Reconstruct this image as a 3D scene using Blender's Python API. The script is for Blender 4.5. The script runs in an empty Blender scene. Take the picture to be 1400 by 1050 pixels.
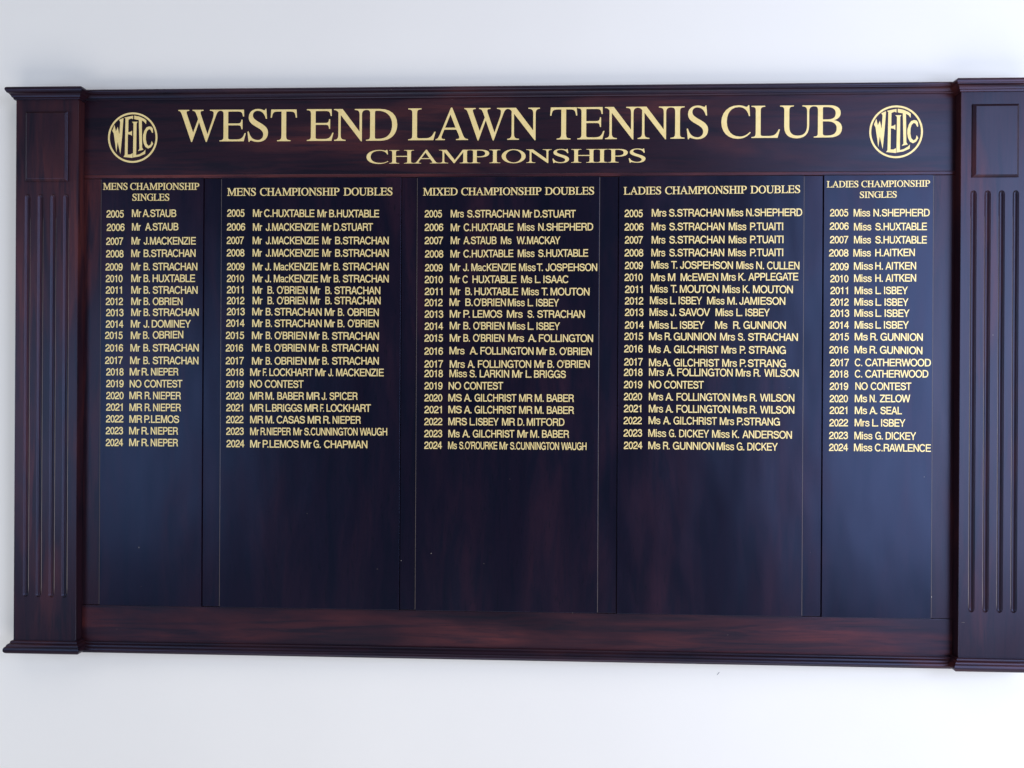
import bpy, bmesh, math, random
from mathutils import Matrix, Vector

scene = bpy.context.scene
COL = scene.collection
random.seed(7)

# ------------------------------------------------------------------ camera
CAM_LOC = (0.07555, -1.75163, 0.02401)
CAM_YAW, CAM_PITCH, CAM_ROLL = 0.037546, -0.000134, -0.005467
cam_data = bpy.data.cameras.new('camera')
cam_data.sensor_width = 36.0
cam_data.lens = 27.0
cam_data.clip_start = 0.02
cam_data.clip_end = 50.0
cam = bpy.data.objects.new('camera', cam_data)
COL.objects.link(cam)
_rot = Matrix.Rotation(CAM_YAW, 3, 'Z') @ Matrix.Rotation(CAM_PITCH, 3, 'X') @ Matrix.Rotation(CAM_ROLL, 3, 'Y')
_rot = _rot @ Matrix.Rotation(math.pi / 2, 3, 'X')
cam.matrix_world = Matrix.Translation(CAM_LOC) @ _rot.to_4x4()
scene.camera = cam

# ------------------------------------------------------------------ light
world = bpy.data.worlds.new('World')
scene.world = world
world.use_nodes = True
bg = world.node_tree.nodes['Background']
bg.inputs['Color'].default_value = (0.66, 0.76, 1.0, 1)
bg.inputs['Strength'].default_value = 0.17

def area_lamp(name, loc, target, sx, sy, power, color, spread=180):
    l = bpy.data.lights.new(name, 'AREA')
    l.shape = 'RECTANGLE'; l.size = sx; l.size_y = sy
    l.energy = power; l.color = color; l.spread = math.radians(spread)
    o = bpy.data.objects.new(name, l); COL.objects.link(o)
    o.location = loc
    o.rotation_euler = (Vector(target) - Vector(loc)).to_track_quat('-Z', 'Y').to_euler()
    return o

area_lamp('window_light', (2.65, -2.5, 0.25), (1.9, 0, 0.2), 2.1, 2.6, 105, (0.72, 0.80, 1.0))
area_lamp('far_window_light', (-2.3, -2.5, -0.15), (-1.4, 0, -0.1), 1.0, 1.4, 12, (0.60, 0.78, 1.0))
area_lamp('side_window_left', (-4.0, -1.15, 0.0), (-1.0, 0, -0.1), 0.7, 1.8, 36, (0.80, 0.89, 1.0))
area_lamp('side_window_right', (4.0, -1.15, 0.0), (1.0, 0, 0.0), 0.7, 2.0, 36, (0.80, 0.89, 1.0))
area_lamp('low_room_light', (0.6, -2.7, -3.8), (0.3, 0, -0.5), 6.0, 2.4, 130, (1.0, 0.92, 0.83))
area_lamp('high_room_light', (0.1, -2.7, 3.8), (0.1, 0, 0.0), 6.0, 2.2, 58, (1.0, 0.91, 0.82))

scene.view_settings.view_transform = 'Standard'
scene.view_settings.look = 'None'
scene.view_settings.exposure = 0.0
scene.view_settings.gamma = 1.0
scene.view_settings.use_curve_mapping = False

# ------------------------------------------------------------------ materials
def new_mat(name):
    m = bpy.data.materials.new(name); m.use_nodes = True
    nt = m.node_tree
    return m, nt, nt.nodes['Principled BSDF']

def mapping(nt, scale, loc=(0, 0, 0)):
    tc = nt.nodes.new('ShaderNodeTexCoord'); mp = nt.nodes.new('ShaderNodeMapping')
    mp.inputs['Scale'].default_value = scale; mp.inputs['Location'].default_value = loc
    nt.links.new(tc.outputs['Object'], mp.inputs['Vector'])
    return mp.outputs['Vector']

def noise(nt, vec, scale, detail=4, rough=0.55, dist=0.0):
    n = nt.nodes.new('ShaderNodeTexNoise')
    n.inputs['Scale'].default_value = scale; n.inputs['Detail'].default_value = detail
    n.inputs['Roughness'].default_value = rough; n.inputs['Distortion'].default_value = dist
    nt.links.new(vec, n.inputs['Vector'])
    return n.outputs['Fac']

def ramp(nt, fac, stops):
    r = nt.nodes.new('ShaderNodeValToRGB')
    el = r.color_ramp.elements
    el[0].position, el[0].color = stops[0][0], (*stops[0][1], 1)
    el[1].position, el[1].color = stops[-1][0], (*stops[-1][1], 1)
    for p, c in stops[1:-1]:
        e = el.new(p); e.color = (*c, 1)
    nt.links.new(fac, r.inputs['Fac'])
    return r.outputs['Color']

def mixc(nt, fac, a, b, mode='MIX'):
    n = nt.nodes.new('ShaderNodeMix'); n.data_type = 'RGBA'; n.blend_type = mode
    if isinstance(fac, float): n.inputs['Factor'].default_value = fac
    else: nt.links.new(fac, n.inputs['Factor'])
    for s, v in ((n.inputs[6], a), (n.inputs[7], b)):
        if isinstance(v, tuple): s.default_value = (*v, 1)
        else: nt.links.new(v, s)
    return n.outputs[2]

def wood(name, horizontal, dark, mid, red, seed, rough=(0.32, 0.42), redness=(0.50, 0.72), tint=(0.50, 0.62, 1.0), fine=34):
    m, nt, bsdf = new_mat(name)
    g = (2.2, 30, fine) if horizontal else (fine, 30, 2.2)
    b = (1.6, 5, 7) if horizontal else (7, 5, 1.6)
    gv = mapping(nt, g, (seed * 3.1, seed, seed * 1.7))
    bv = mapping(nt, b, (seed, seed * 2.3, seed * 4.1))
    grain = noise(nt, gv, 1.6, 8, 0.62, 0.6)
    blotch = noise(nt, bv, 1.1, 4, 0.55, 0.5)
    base = ramp(nt, grain, [(0.36, dark), (0.52, mid), (0.70, dark)])
    streak = ramp(nt, grain, [(0.38, mid), (0.60, red)])
    fac = ramp(nt, blotch, [(redness[0], (0, 0, 0)), (redness[1], (1, 1, 1))])
    col = mixc(nt, fac, base, streak)
    pores = noise(nt, mapping(nt, tuple(v * 9 for v in g)), 2.0, 3, 0.6)
    pf = ramp(nt, pores, [(0.60, (1, 1, 1)), (0.72, (0.45, 0.45, 0.45))])
    col = mixc(nt, 1.0, col, pf, 'MULTIPLY')
    nt.links.new(col, bsdf.inputs['Base Color'])
    rr = nt.nodes.new('ShaderNodeMapRange')
    rr.inputs['From Min'].default_value = 0.3; rr.inputs['From Max'].default_value = 0.7
    rr.inputs['To Min'].default_value = rough[0]; rr.inputs['To Max'].default_value = rough[1]
    nt.links.new(blotch, rr.inputs['Value'])
    nt.links.new(rr.outputs['Result'], bsdf.inputs['Roughness'])
    bsdf.inputs['Specular IOR Level'].default_value = 0.5
    bsdf.inputs['Specular Tint'].default_value = (*tint, 1)  # blue of the window light put into the varnish reflections
    wav = noise(nt, mapping(nt, (6, 6, 2.5) if not horizontal else (2.5, 6, 6), (seed, 0, 0)), 1.0, 2, 0.5)
    bw = nt.nodes.new('ShaderNodeBump'); bw.inputs['Strength'].default_value = 1.0; bw.inputs['Distance'].default_value = 0.004
    nt.links.new(wav, bw.inputs['Height'])
    bp = nt.nodes.new('ShaderNodeBump'); bp.inputs['Strength'].default_value = 0.08; bp.inputs['Distance'].default_value = 0.001
    nt.links.new(bw.outputs['Normal'], bp.inputs['Normal'])
    nt.links.new(grain, bp.inputs['Height']); nt.links.new(bp.outputs['Normal'], bsdf.inputs['Normal'])
    return m

D, M_, R_ = (0.007, 0.003, 0.0055), (0.018, 0.005, 0.008), (0.078, 0.017, 0.013)
WOOD_H = wood('mahogany_along', True, D, M_, R_, 1.0)
WOOD_RAIL = wood('mahogany_red_rail', True, D, (0.017, 0.0045, 0.007), (0.080, 0.015, 0.012), 5.0, redness=(0.48, 0.70))
WOOD_EDGE = wood('redder_mahogany_edge', True, (0.016, 0.005, 0.008), (0.04, 0.009, 0.010), (0.13, 0.030, 0.022), 8.0, redness=(0.40, 0.62))  # redder mahogany for the strip under the frieze
WOOD_V = wood('mahogany_upright', False, D, M_, R_, 2.0)
WOOD_P = wood('dark_lacquered_panel', False, (0.0022, 0.0015, 0.0055), (0.005, 0.002, 0.007), (0.020, 0.005, 0.010), 3.0, (0.28, 0.36), redness=(0.46, 0.70), tint=(0.41, 0.55, 1.0), fine=15)

def gold():
    m, nt, bsdf = new_mat('gold_leaf')
    v = mapping(nt, (60, 60, 60))
    n = noise(nt, v, 1.0, 4, 0.6)
    c = ramp(nt, n, [(0.30, (0.86, 0.66, 0.27)), (0.70, (0.94, 0.76, 0.36))])
    nt.links.new(c, bsdf.inputs['Base Color'])
    f = noise(nt, v, 12.0, 3, 0.6)
    bp = nt.nodes.new('ShaderNodeBump'); bp.inputs['Strength'].default_value = 0.5; bp.inputs['Distance'].default_value = 0.0006
    nt.links.new(f, bp.inputs['Height']); nt.links.new(bp.outputs['Normal'], bsdf.inputs['Normal'])
    bsdf.inputs['Metallic'].default_value = 0.2
    bsdf.inputs['Roughness'].default_value = 0.42
    return m
GOLD = gold()

def plain(name, col, rough=0.5):
    m, nt, bsdf = new_mat(name)
    n = noise(nt, mapping(nt, (30, 30, 30)), 1.0, 3)
    nt.links.new(ramp(nt, n, [(0.3, tuple(c * 0.75 for c in col)), (0.7, col)]), bsdf.inputs['Base Color'])
    bsdf.inputs['Roughness'].default_value = rough
    return m
PALE_BROWN = plain('pale_brown', (0.14, 0.11, 0.105))  # paler brown for panel edge strips and some chips
LIP_LIGHT = plain('painted_lip_highlight', (0.36, 0.31, 0.29), 0.4)  # colour of the highlights painted along the flute lips
DARK_MARK = plain('dark_mark', (0.004, 0.003, 0.004), 0.8)  # near-black colour of the dark scratches
CHIP = plain('chipped_varnish', (0.42, 0.38, 0.34), 0.7)

def wall_mat():
    m, nt, bsdf = new_mat('painted_plaster')
    v = mapping(nt, (1, 1, 1))
    n = noise(nt, v, 1.3, 5, 0.55)
    nt.links.new(ramp(nt, n, [(0.3, (0.80, 0.79, 0.775)), (0.7, (0.84, 0.83, 0.81))]), bsdf.inputs['Base Color'])
    bsdf.inputs['Roughness'].default_value = 0.75
    f = noise(nt, v, 110, 4, 0.6)
    bp = nt.nodes.new('ShaderNodeBump'); bp.inputs['Strength'].default_value = 0.16; bp.inputs['Distance'].default_value = 0.0015
    nt.links.new(f, bp.inputs['Height']); nt.links.new(bp.outputs['Normal'], bsdf.inputs['Normal'])
    return m
WALL = wall_mat()

# ------------------------------------------------------------------ helpers
def link_mesh(name, me, mat, parent=None, smooth_deg=None):
    me.materials.clear(); me.materials.append(mat)
    if smooth_deg:
        me.set_sharp_from_angle(angle=math.radians(smooth_deg))
        for p in me.polygons: p.use_smooth = len(p.vertices) == 4
    o = bpy.data.objects.new(name, me); COL.objects.link(o)
    if parent: o.parent = parent
    return o

def from_bm(name, bm, mat, parent=None, smooth_deg=None):
    me = bpy.data.meshes.new(name)
    bmesh.ops.recalc_face_normals(bm, faces=bm.faces)
    bm.to_mesh(me); bm.free()
    return link_mesh(name, me, mat, parent, smooth_deg)

def box_bm(bm, x0, x1, y0, y1, z0, z1, bevel=0.0, seg=2):
    r = bmesh.ops.create_cube(bm, size=1.0)
    vs = r['verts']
    for v in vs:
        v.co = Vector((x0 if v.co.x < 0 else x1, y0 if v.co.y < 0 else y1, z0 if v.co.z < 0 else z1))
    if bevel:
        es = list({e for v in vs for e in v.link_edges})
        bmesh.ops.bevel(bm, geom=es, offset=bevel, segments=seg, affect='EDGES', profile=0.5)
    return bm

def board(name, x0, x1, y0, y1, z0, z1, mat, parent, bevel=0.0008):
    bm = bmesh.new(); box_bm(bm, x0, x1, y0, y1, z0, z1, bevel)
    return from_bm(name, bm, mat, parent)

def loft(name, rings, mat, parent, cap=True, smooth=35):
    """rings: lists of equally many points, joined into one skin"""
    bm = bmesh.new()
    V = [[bm.verts.new(p) for p in ring] for ring in rings]
    n = len(rings[0])
    for a, b in zip(V, V[1:]):
        for i in range(n):
            bm.faces.new((a[i], a[(i + 1) % n], b[(i + 1) % n], b[i]))
    if cap:
        bm.faces.new(V[0]); bm.faces.new(list(reversed(V[-1])))
    return from_bm(name, bm, mat, parent, smooth)

# ------------------------------------------------------------------ wall
YW = 0.020
bm = bmesh.new(); box_bm(bm, -4.5, 4.5, YW, YW + 0.15, -2.6, 2.6)
wall = from_bm('wall', bm, WALL)
wall['kind'] = 'structure'
wall['label'] = 'smooth pale grey painted plaster wall behind the wooden board'
wall['category'] = 'wall'

# ------------------------------------------------------------------ the honours board
root = bpy.data.objects.new('honours_board', None)
COL.objects.link(root)
root.empty_display_size = 0.1
root['label'] = 'dark mahogany tennis club honours board with gold lettering, mounted on the pale wall'
root['category'] = 'honours board'

ZT, ZB = 0.496, -0.4955            # name panels
XL, XR = -0.991, 0.998             # opening between the pilasters
PANELS = [(-0.9482, -0.7072), (-0.6642, -0.2466), (-0.2090, 0.2063), (0.2505, 0.6640), (0.7082, 0.9490)]

board('backing_board', XL - 0.02, XR + 0.02, 0.005, YW - 0.001, -0.590, 0.690, WOOD_V, root)
board('frieze_board', XL, XR, 0.0, 0.006, ZT + 0.0092, 0.694, WOOD_H, root, 0.0006)
board('frieze_bead', XL, XR, -0.0008, 0.006, ZT + 0.0012, ZT + 0.0090, WOOD_EDGE, root, 0.0014)
board('bottom_rail', XL, XR, 0.0, 0.006, -0.596, ZB - 0.0008, WOOD_RAIL, root, 0.0012)
edges = [XL] + [v for p in PANELS for v in p] + [XR]
for i in range(0, len(edges), 2):
    a, b = edges[i], edges[i + 1]
    board('stile', a + (0.0012 if i else 0.0), b - (0.0012 if i < 10 else 0.0), 0.0005, 0.006, ZB + 0.0004, ZT,
          WOOD_V if i in (0, 10) else WOOD_P, root, 0.0005)

# mouldings: profile points (projection from the shaft, height)
CAP = [(0.000, -0.0265), (0.0035, -0.0262), (0.0040, -0.0235), (0.0040, -0.0225), (0.0062, -0.0218), (0.0072, -0.0190), (0.0090, -0.0160), (0.0115, -0.0138),
       (0.0140, -0.0128), (0.0142, -0.0112), (0.0155, -0.0098), (0.0163, -0.0075), (0.0164, -0.0050), (0.0155, -0.0025), (0.0138, -0.0008), (0.0115, 0.0)]
BASE = [(0.000, 0.0275), (0.0030, 0.0272), (0.0045, 0.0258), (0.0048, 0.0240), (0.0048, 0.0222), (0.0075, 0.0212), (0.0098, 0.0192), (0.0105, 0.0170),
        (0.0105, 0.0162), (0.0128, 0.0150), (0.0145, 0.0125), (0.0150, 0.0090), (0.0145, 0.0050), (0.0125, 0.0020), (0.0095, 0.0)]

def wrap_moulding(name, x0, x1, yf, z, prof, parent):
    rings = []
    yb = YW - 0.002
    for o, h in prof:
        rings.append([(x0 - o, yb, z + h), (x0 - o, yf - o, z + h), (x1 + o, yf - o, z + h), (x1 + o, yb, z + h)])
    return loft(name, rings, WOOD_H, parent)

def straight_moulding(name, x0, x1, yf, z, prof, parent, k=1.0):
    rings = [[(x, 0.005, z + prof[0][1])] + [(x, yf - o * k, z + h) for o, h in prof] + [(x, 0.005, z + prof[-1][1])] for x in (x0, x1)]
    return loft(name, rings, WOOD_H, parent)

CORNICE = [(0.0, -0.0225), (0.0022, -0.0222), (0.0034, -0.0205), (0.0034, -0.0190), (0.0022, -0.0178), (0.0026, -0.0172), (0.0036, -0.0140), (0.0056, -0.0115), (0.0085, -0.0100),
           (0.0100, -0.0096), (0.0102, -0.0084), (0.0120, -0.0072), (0.0130, -0.0050), (0.0128, -0.0026), (0.0112, -0.0006), (0.0095, 0.0)]
straight_moulding('cornice_moulding', XL + 0.001, XR - 0.001, -0.0005, 0.7005, CORNICE, root)
FOOT = [(0.0, 0.0235), (0.0028, 0.0232), (0.0040, 0.0220), (0.0042, 0.0196), (0.0066, 0.0188), (0.0088, 0.0168), (0.0094, 0.0140), (0.0094, 0.0128), (0.0118, 0.0118), (0.0134, 0.0095), (0.0138, 0.0062), (0.0128, 0.0026), (0.0100, 0.0)]
straight_moulding('base_moulding', XL + 0.001, XR - 0.001, -0.0005, -0.6035, FOOT, root)

# pilasters
def flute_cutter(x, y, z0, z1):
    """a rounded groove with softened lips and run-out ends"""
    sec = [(-0.0074, -0.003), (-0.0074, -0.0003), (-0.0068, 0.0001), (-0.0058, 0.0009), (-0.0050, 0.0022), (-0.0040, 0.0036), (-0.0026, 0.0045), (-0.0010, 0.0049)]
    sec = sec + [(-a, d) for a, d in reversed(sec)]
    L = 0.008
    st = []
    for k in range(1, 7):
        t = k / 6.0; st.append((z0 + L * (1 - math.cos(math.pi / 2 * t)), math.sin(math.pi / 2 * t)))
    st += [(z0 + z1 - z, f) for z, f in reversed(st)]
    st = [(z0, 0.12)] + st + [(z1, 0.12)]
    bm = bmesh.new(); V = []
    for z, f in st:
        V.append([bm.verts.new((x + a * f, y + (d * f if d > 0 else d), z)) for a, d in sec])
    n = len(sec)
    for p, q in zip(V, V[1:]):
        for i in range(n): bm.faces.new((p[i], p[(i + 1) % n], q[(i + 1) % n], q[i]))
    bm.faces.new(list(reversed(V[0]))); bm.faces.new(V[-1])
    bmesh.ops.recalc_face_normals(bm, faces=bm.faces)
    me = bpy.data.meshes.new('cutter'); bm.to_mesh(me); bm.free()
    return me

YS = -0.022
def pilaster(x0, side):
    x1 = x0 + 0.148
    cx = (x0 + x1) / 2
    bm = bmesh.new(); box_bm(bm, x0, x1, YS, YW - 0.0015, -0.594, 0.692, 0.0012)
    sh = from_bm('pilaster', bm, WOOD_V, root)
    cut = []
    for k in (-45.5, -15.2, 15.2, 45.5):
        me = flute_cutter(cx + k / 1000, YS, -0.474, 0.456)
        c = bpy.data.objects.new('cutter', me); COL.objects.link(c); cut.append(c)
        md = sh.modifiers.new('b', 'BOOLEAN'); md.operation = 'DIFFERENCE'; md.solver = 'EXACT'; md.object = c
    dg = bpy.context.evaluated_depsgraph_get(); dg.update()
    me = bpy.data.meshes.new_from_object(sh.evaluated_get(dg))
    sh.modifiers.clear(); sh.data = me
    me.materials.clear(); me.materials.append(WOOD_V)
    me.set_sharp_from_angle(angle=math.radians(32))
    for p in me.polygons: p.use_smooth = max(abs(c) for c in p.normal) < 0.9999 and p.area < 0.004
    for c in cut: bpy.data.objects.remove(c)
    # lip highlight of each flute as a pale painted strip, on the inner side
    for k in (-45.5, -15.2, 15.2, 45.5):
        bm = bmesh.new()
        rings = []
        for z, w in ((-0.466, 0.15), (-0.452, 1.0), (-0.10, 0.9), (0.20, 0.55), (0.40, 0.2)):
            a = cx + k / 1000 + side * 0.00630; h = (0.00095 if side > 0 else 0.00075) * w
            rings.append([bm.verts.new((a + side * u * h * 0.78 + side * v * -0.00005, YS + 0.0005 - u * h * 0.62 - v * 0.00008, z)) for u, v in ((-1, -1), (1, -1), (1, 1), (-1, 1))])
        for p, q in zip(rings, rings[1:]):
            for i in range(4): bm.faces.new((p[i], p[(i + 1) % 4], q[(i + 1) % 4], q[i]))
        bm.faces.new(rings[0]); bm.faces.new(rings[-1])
        from_bm('lip_highlight', bm, LIP_LIGHT, sh)
    # raised block with a stepped, bevelled edge
    bx0, bx1, bz0, bz1 = cx - 0.0500, cx + 0.0500, 0.4845, 0.6455
    def ring(i, y): return [(bx0 + i, y, bz0 + i), (bx1 - i, y, bz0 + i), (bx1 - i, y, bz1 - i), (bx0 + i, y, bz1 - i)]
    loft('raised_block', [ring(0, YS + 0.003), ring(0, YS - 0.0020), ring(0.0012, YS - 0.0034), ring(0.0050, YS - 0.0062), ring(0.0062, YS - 0.0066)], WOOD_V, sh, smooth=None)
    wrap_moulding('capital_moulding', x0, x1, YS, 0.6995, CAP, sh)
    wrap_moulding('base_moulding', x0, x1, YS, -0.6015, BASE, sh)
    return sh
pl = pilaster(-1.139, 1)
pr = pilaster(0.998, -1)

# ------------------------------------------------------------------ serif capitals (outlines on a 1000 unit em, cap height 662)
def ell(cx, cy, rx, ry):
    k = 0.5523
    return (f'M{cx+rx} {cy} C{cx+rx} {cy+k*ry} {cx+k*rx} {cy+ry} {cx} {cy+ry} C{cx-k*rx} {cy+ry} {cx-rx} {cy+k*ry} {cx-rx} {cy} '
            f'C{cx-rx} {cy-k*ry} {cx-k*rx} {cy-ry} {cx} {cy-ry} C{cx+k*rx} {cy-ry} {cx+rx} {cy-k*ry} {cx+rx} {cy}')
SERIF = {
 'A': (722, ['M15 0 L15 19 C62 24 72 40 120 150 L340 674 L367 674 L600 100 C630 35 650 22 706 19 L706 0 L451 0 L451 19 C505 21 520 30 520 52 C520 66 514 88 505 108 L458 216 L199 216 L153 103 C146 85 141 66 141 55 C141 30 158 21 213 19 L213 0',
             'M216 257 L440 257 L330 532']),
 'B': (667, ['M17 662 L327 662 C470 662 565 610 565 505 C565 425 520 375 427 355 C540 335 593 275 593 185 C593 65 500 0 335 0 L17 0 L17 19 C85 22 101 36 101 100 L101 560 C101 625 85 640 17 643',
             'M202 600 C202 618 210 624 232 624 L280 624 C400 624 464 580 464 497 C464 415 415 372 310 371 L202 370', 'M202 331 L310 330 C420 328 486 275 486 184 C486 90 420 38 300 38 C220 38 202 46 202 88']),
 'C': (667, ['M602 676 L581 676 C574 655 562 644 546 644 C537 644 525 646 512 651 C468 668 420 676 374 676 C171 676 28 535 28 328 C28 125 165 -14 366 -14 C477 -14 565 22 633 110 L617 126 C555 60 490 31 411 31 C244 31 141 150 141 340 C141 525 235 639 384 639 C496 639 565 580 597 451 L620 451']),
 'D': (722, ['M16 662 L300 662 C550 662 685 541 685 336 C685 230 645 140 575 80 C510 25 425 0 310 0 L16 0 L16 19 C84 22 104 36 104 100 L104 560 C104 625 84 640 16 643',
             'M206 585 C206 616 216 624 250 624 C335 624 405 610 460 570 C535 520 576 440 576 330 C576 215 535 130 460 82 C405 48 340 38 250 38 C216 38 206 48 206 77']),
 'E': (611, ['M12 662 L546 662 L550 519 L526 519 C512 600 498 624 417 624 L227 624 C206 624 201 619 201 600 L201 373 L413 373 C471 373 484 390 492 452 L515 452 L515 252 L492 252 C485 318 471 335 413 335 L201 335 L201 81 C201 46 214 38 271 38 L378 38 C491 38 525 66 563 169 L589 169 L543 0 L12 0 L12 19 C80 22 100 36 100 100 L100 560 C100 625 80 639 12 643']),
 'G': (722, ['M613 676 L592 676 C586 655 575 644 560 644 C551 644 540 646 526 651 C478 668 432 676 387 676 C175 676 32 535 32 328 C32 125 170 -14 396 -14 C495 -14 595 10 655 50 L655 250 C655 320 668 336 709 340 L709 359 L455 359 L455 340 C535 337 554 318 554 240 L554 80 C530 45 470 24 400 24 C240 24 145 150 145 340 C145 525 240 639 390 639 C505 639 575 585 610 465 L633 465']),
 'H': (722, ['M19 662 L296 662 L296 643 C225 640 205 625 205 553 L205 373 L517 373 L517 553 C517 625 497 640 426 643 L426 662 L702 662 L702 643 C640 640 619 625 619 553 L619 109 C619 36 640 22 702 19 L702 0 L426 0 L426 19 C497 22 517 38 517 120 L517 331 L205 331 L205 109 C205 36 225 22 296 19 L296 0 L19 0 L19 19 C83 22 103 38 103 120 L103 553 C103 625 83 640 19 643']),
 'I': (333, ['M18 662 L315 662 L315 643 C240 640 218 625 218 553 L218 109 C218 36 238 22 315 19 L315 0 L18 0 L18 19 C95 22 116 38 116 109 L116 553 C116 625 95 640 18 643']),
 'L': (611, ['M12 662 L294 662 L294 643 C219 640 201 622 201 560 L201 93 C201 52 212 39 254 39 L370 39 C480 39 520 66 572 174 L598 174 L550 0 L12 0 L12 19 C80 22 100 36 100 103 L100 555 C100 625 82 640 12 643']),
 'M': (889, ['M14 662 L226 662 L447 157 L664 662 L870 662 L870 643 C800 640 780 625 780 553 L780 109 C780 36 800 22 872 19 L872 0 L584 0 L584 19 C660 22 678 38 678 120 L678 550 L436 0 L421 0 L159 560 L159 132 C159 45 185 24 266 19 L266 0 L16 0 L16 19 C90 25 110 50 110 132 L110 553 C110 625 90 640 14 643']),
 'N': (722, ['M12 662 L200 662 L566 190 L566 530 C566 615 546 638 462 643 L462 662 L707 662 L707 643 C640 636 616 610 616 530 L616 -11 L597 -11 L159 540 L159 132 C159 45 182 24 266 19 L266 0 L18 0 L18 19 C88 25 110 50 110 132 L110 592 C78 632 60 640 12 643']),
 'O': (722, [ell(361, 331, 327, 345), ell(361, 331, 214, 308)]),
 'P': (556, ['M16 662 L296 662 C450 662 542 595 542 485 C542 365 450 290 305 290 C270 290 240 292 202 296 L202 109 C202 36 222 22 296 19 L296 0 L16 0 L16 19 C84 22 100 38 100 110 L100 553 C100 625 84 640 16 643',
             'M202 588 C202 618 210 625 244 625 C365 625 432 580 432 478 C432 382 375 331 258 331 C240 331 222 332 202 334']),
 'S': (556, ['M452 676 L434 676 C430 656 421 648 407 648 C399 648 386 651 370 658 C335 671 305 676 268 676 C150 676 68 605 68 502 C68 420 110 366 240 298 C350 240 388 200 388 140 C388 72 340 24 268 24 C165 24 100 85 66 207 L42 199 L68 -13 L87 -13 C91 6 100 17 114 17 C122 17 133 14 148 8 C190 -8 232 -14 276 -14 C405 -14 491 62 491 176 C491 260 445 316 330 378 C200 448 158 484 158 543 C158 600 200 638 262 638 C350 638 412 582 443 471 L469 471']),
 'T': (611, ['M30 662 L580 662 L593 492 L567 492 C553 595 535 620 437 620 L357 620 L357 119 C357 36 375 22 452 19 L452 0 L159 0 L159 19 C238 22 255 42 255 132 L255 620 L174 620 C76 620 58 595 44 492 L17 492']),
 'U': (722, ['M14 662 L297 662 L297 643 C225 640 205 625 205 553 L205 225 C205 100 268 40 380 40 C510 40 570 110 570 250 L570 530 C570 615 550 638 472 643 L472 662 L705 662 L705 643 C640 636 612 610 612 530 L612 250 C612 75 525 -14 357 -14 C190 -14 102 70 102 225 L102 553 C102 625 82 640 14 643']),
 'W': (944, ['M5 662 L245 662 L245 643 C200 641 186 633 186 610 C186 597 190 580 199 556 L333 185 L441 466 L412 545 C382 622 370 640 318 643 L318 662 L560 662 L560 643 C510 640 493 632 493 606 C493 590 499 570 505 553 L648 150 L772 500 C780 530 783 577 783 593 C783 626 755 640 700 643 L700 662 L932 662 L932 643 C880 635 862 615 828 525 L632 -11 L612 -11 L462 405 L309 -11 L290 -11 L90 545 C60 622 50 635 5 643']),
 'X': (722, ['M22 662 L313 662 L313 643 C262 640 248 632 248 612 C248 598 258 578 280 545 L375 402 L480 530 C500 556 510 580 510 598 C510 630 490 640 440 643 L440 662 L690 662 L690 643 C630 636 600 616 550 556 L400 370 L590 100 C630 42 650 24 704 19 L704 0 L406 0 L406 19 C460 22 478 30 478 50 C478 66 466 86 440 125 L335 285 L205 125 C185 100 175 80 175 62 C175 32 196 22 248 19 L248 0 L10 0 L10 19 C62 24 90 45 145 112 L312 318 L150 560 C105 625 80 640 22 643']),
}

def parse(path):
    pts = []                                    # [co, handle_left, handle_right]
    toks = path.replace('M', ' M ').replace('L', ' L ').replace('C', ' C ').split()
    i = 0
    while i < len(toks):
        c = toks[i]
        if c in 'ML':
            p = (float(toks[i + 1]), float(toks[i + 2])); i += 3
            pts.append([p, None, None])
        else:
            h1, h2, p = [(float(toks[i + 1 + 2 * k]), float(toks[i + 2 + 2 * k])) for k in range(3)]; i += 7
            pts[-1][2] = h1
            pts.append([p, h2, None])
    a, b = pts[0], pts[-1]
    if len(pts) > 1 and abs(a[0][0] - b[0][0]) + abs(a[0][1] - b[0][1]) < 1e-6:
        a[1] = b[1]; pts.pop()
    return pts

def curve_mesh(contours, res=6, offset=0.0):
    cu = bpy.data.curves.new('outline', 'CURVE')
    cu.dimensions = '2D'; cu.fill_mode = 'FRONT'; cu.resolution_u = res; cu.offset = offset
    for pts in contours:
        sp = cu.splines.new('BEZIER'); sp.bezier_points.add(len(pts) - 1); sp.use_cyclic_u = True
        for b, (p, hl, hr) in zip(sp.bezier_points, pts):
            b.handle_left_type = b.handle_right_type = 'FREE'
            b.co = (*p, 0)
        n = len(pts)
        for j, b in enumerate(sp.bezier_points):
            p, hl, hr = pts[j]
            pv, nx = pts[j - 1][0], pts[(j + 1) % n][0]
            b.handle_left = (*(hl or tuple(p[k] + (pv[k] - p[k]) / 3 for k in (0, 1))), 0)
            b.handle_right = (*(hr or tuple(p[k] + (nx[k] - p[k]) / 3 for k in (0, 1))), 0)
    o = bpy.data.objects.new('outline', cu); COL.objects.link(o)
    dg = bpy.context.evaluated_depsgraph_get(); dg.update()
    me = bpy.data.meshes.new_from_object(o.evaluated_get(dg))
    bpy.data.objects.remove(o); bpy.data.curves.remove(cu)
    return me

def flat_data(me):
    r = ([(v.co.x, v.co.y) for v in me.vertices], [tuple(p.vertices) for p in me.polygons])
    bpy.data.meshes.remove(me)
    return r

_glyphs = {}
def serif_glyph(ch, bold):
    if (ch, bold) not in _glyphs:
        _glyphs[ch, bold] = flat_data(curve_mesh([parse(c) for c in SERIF[ch][1]], 6, bold))
    return _glyphs[ch, bold]

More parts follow.
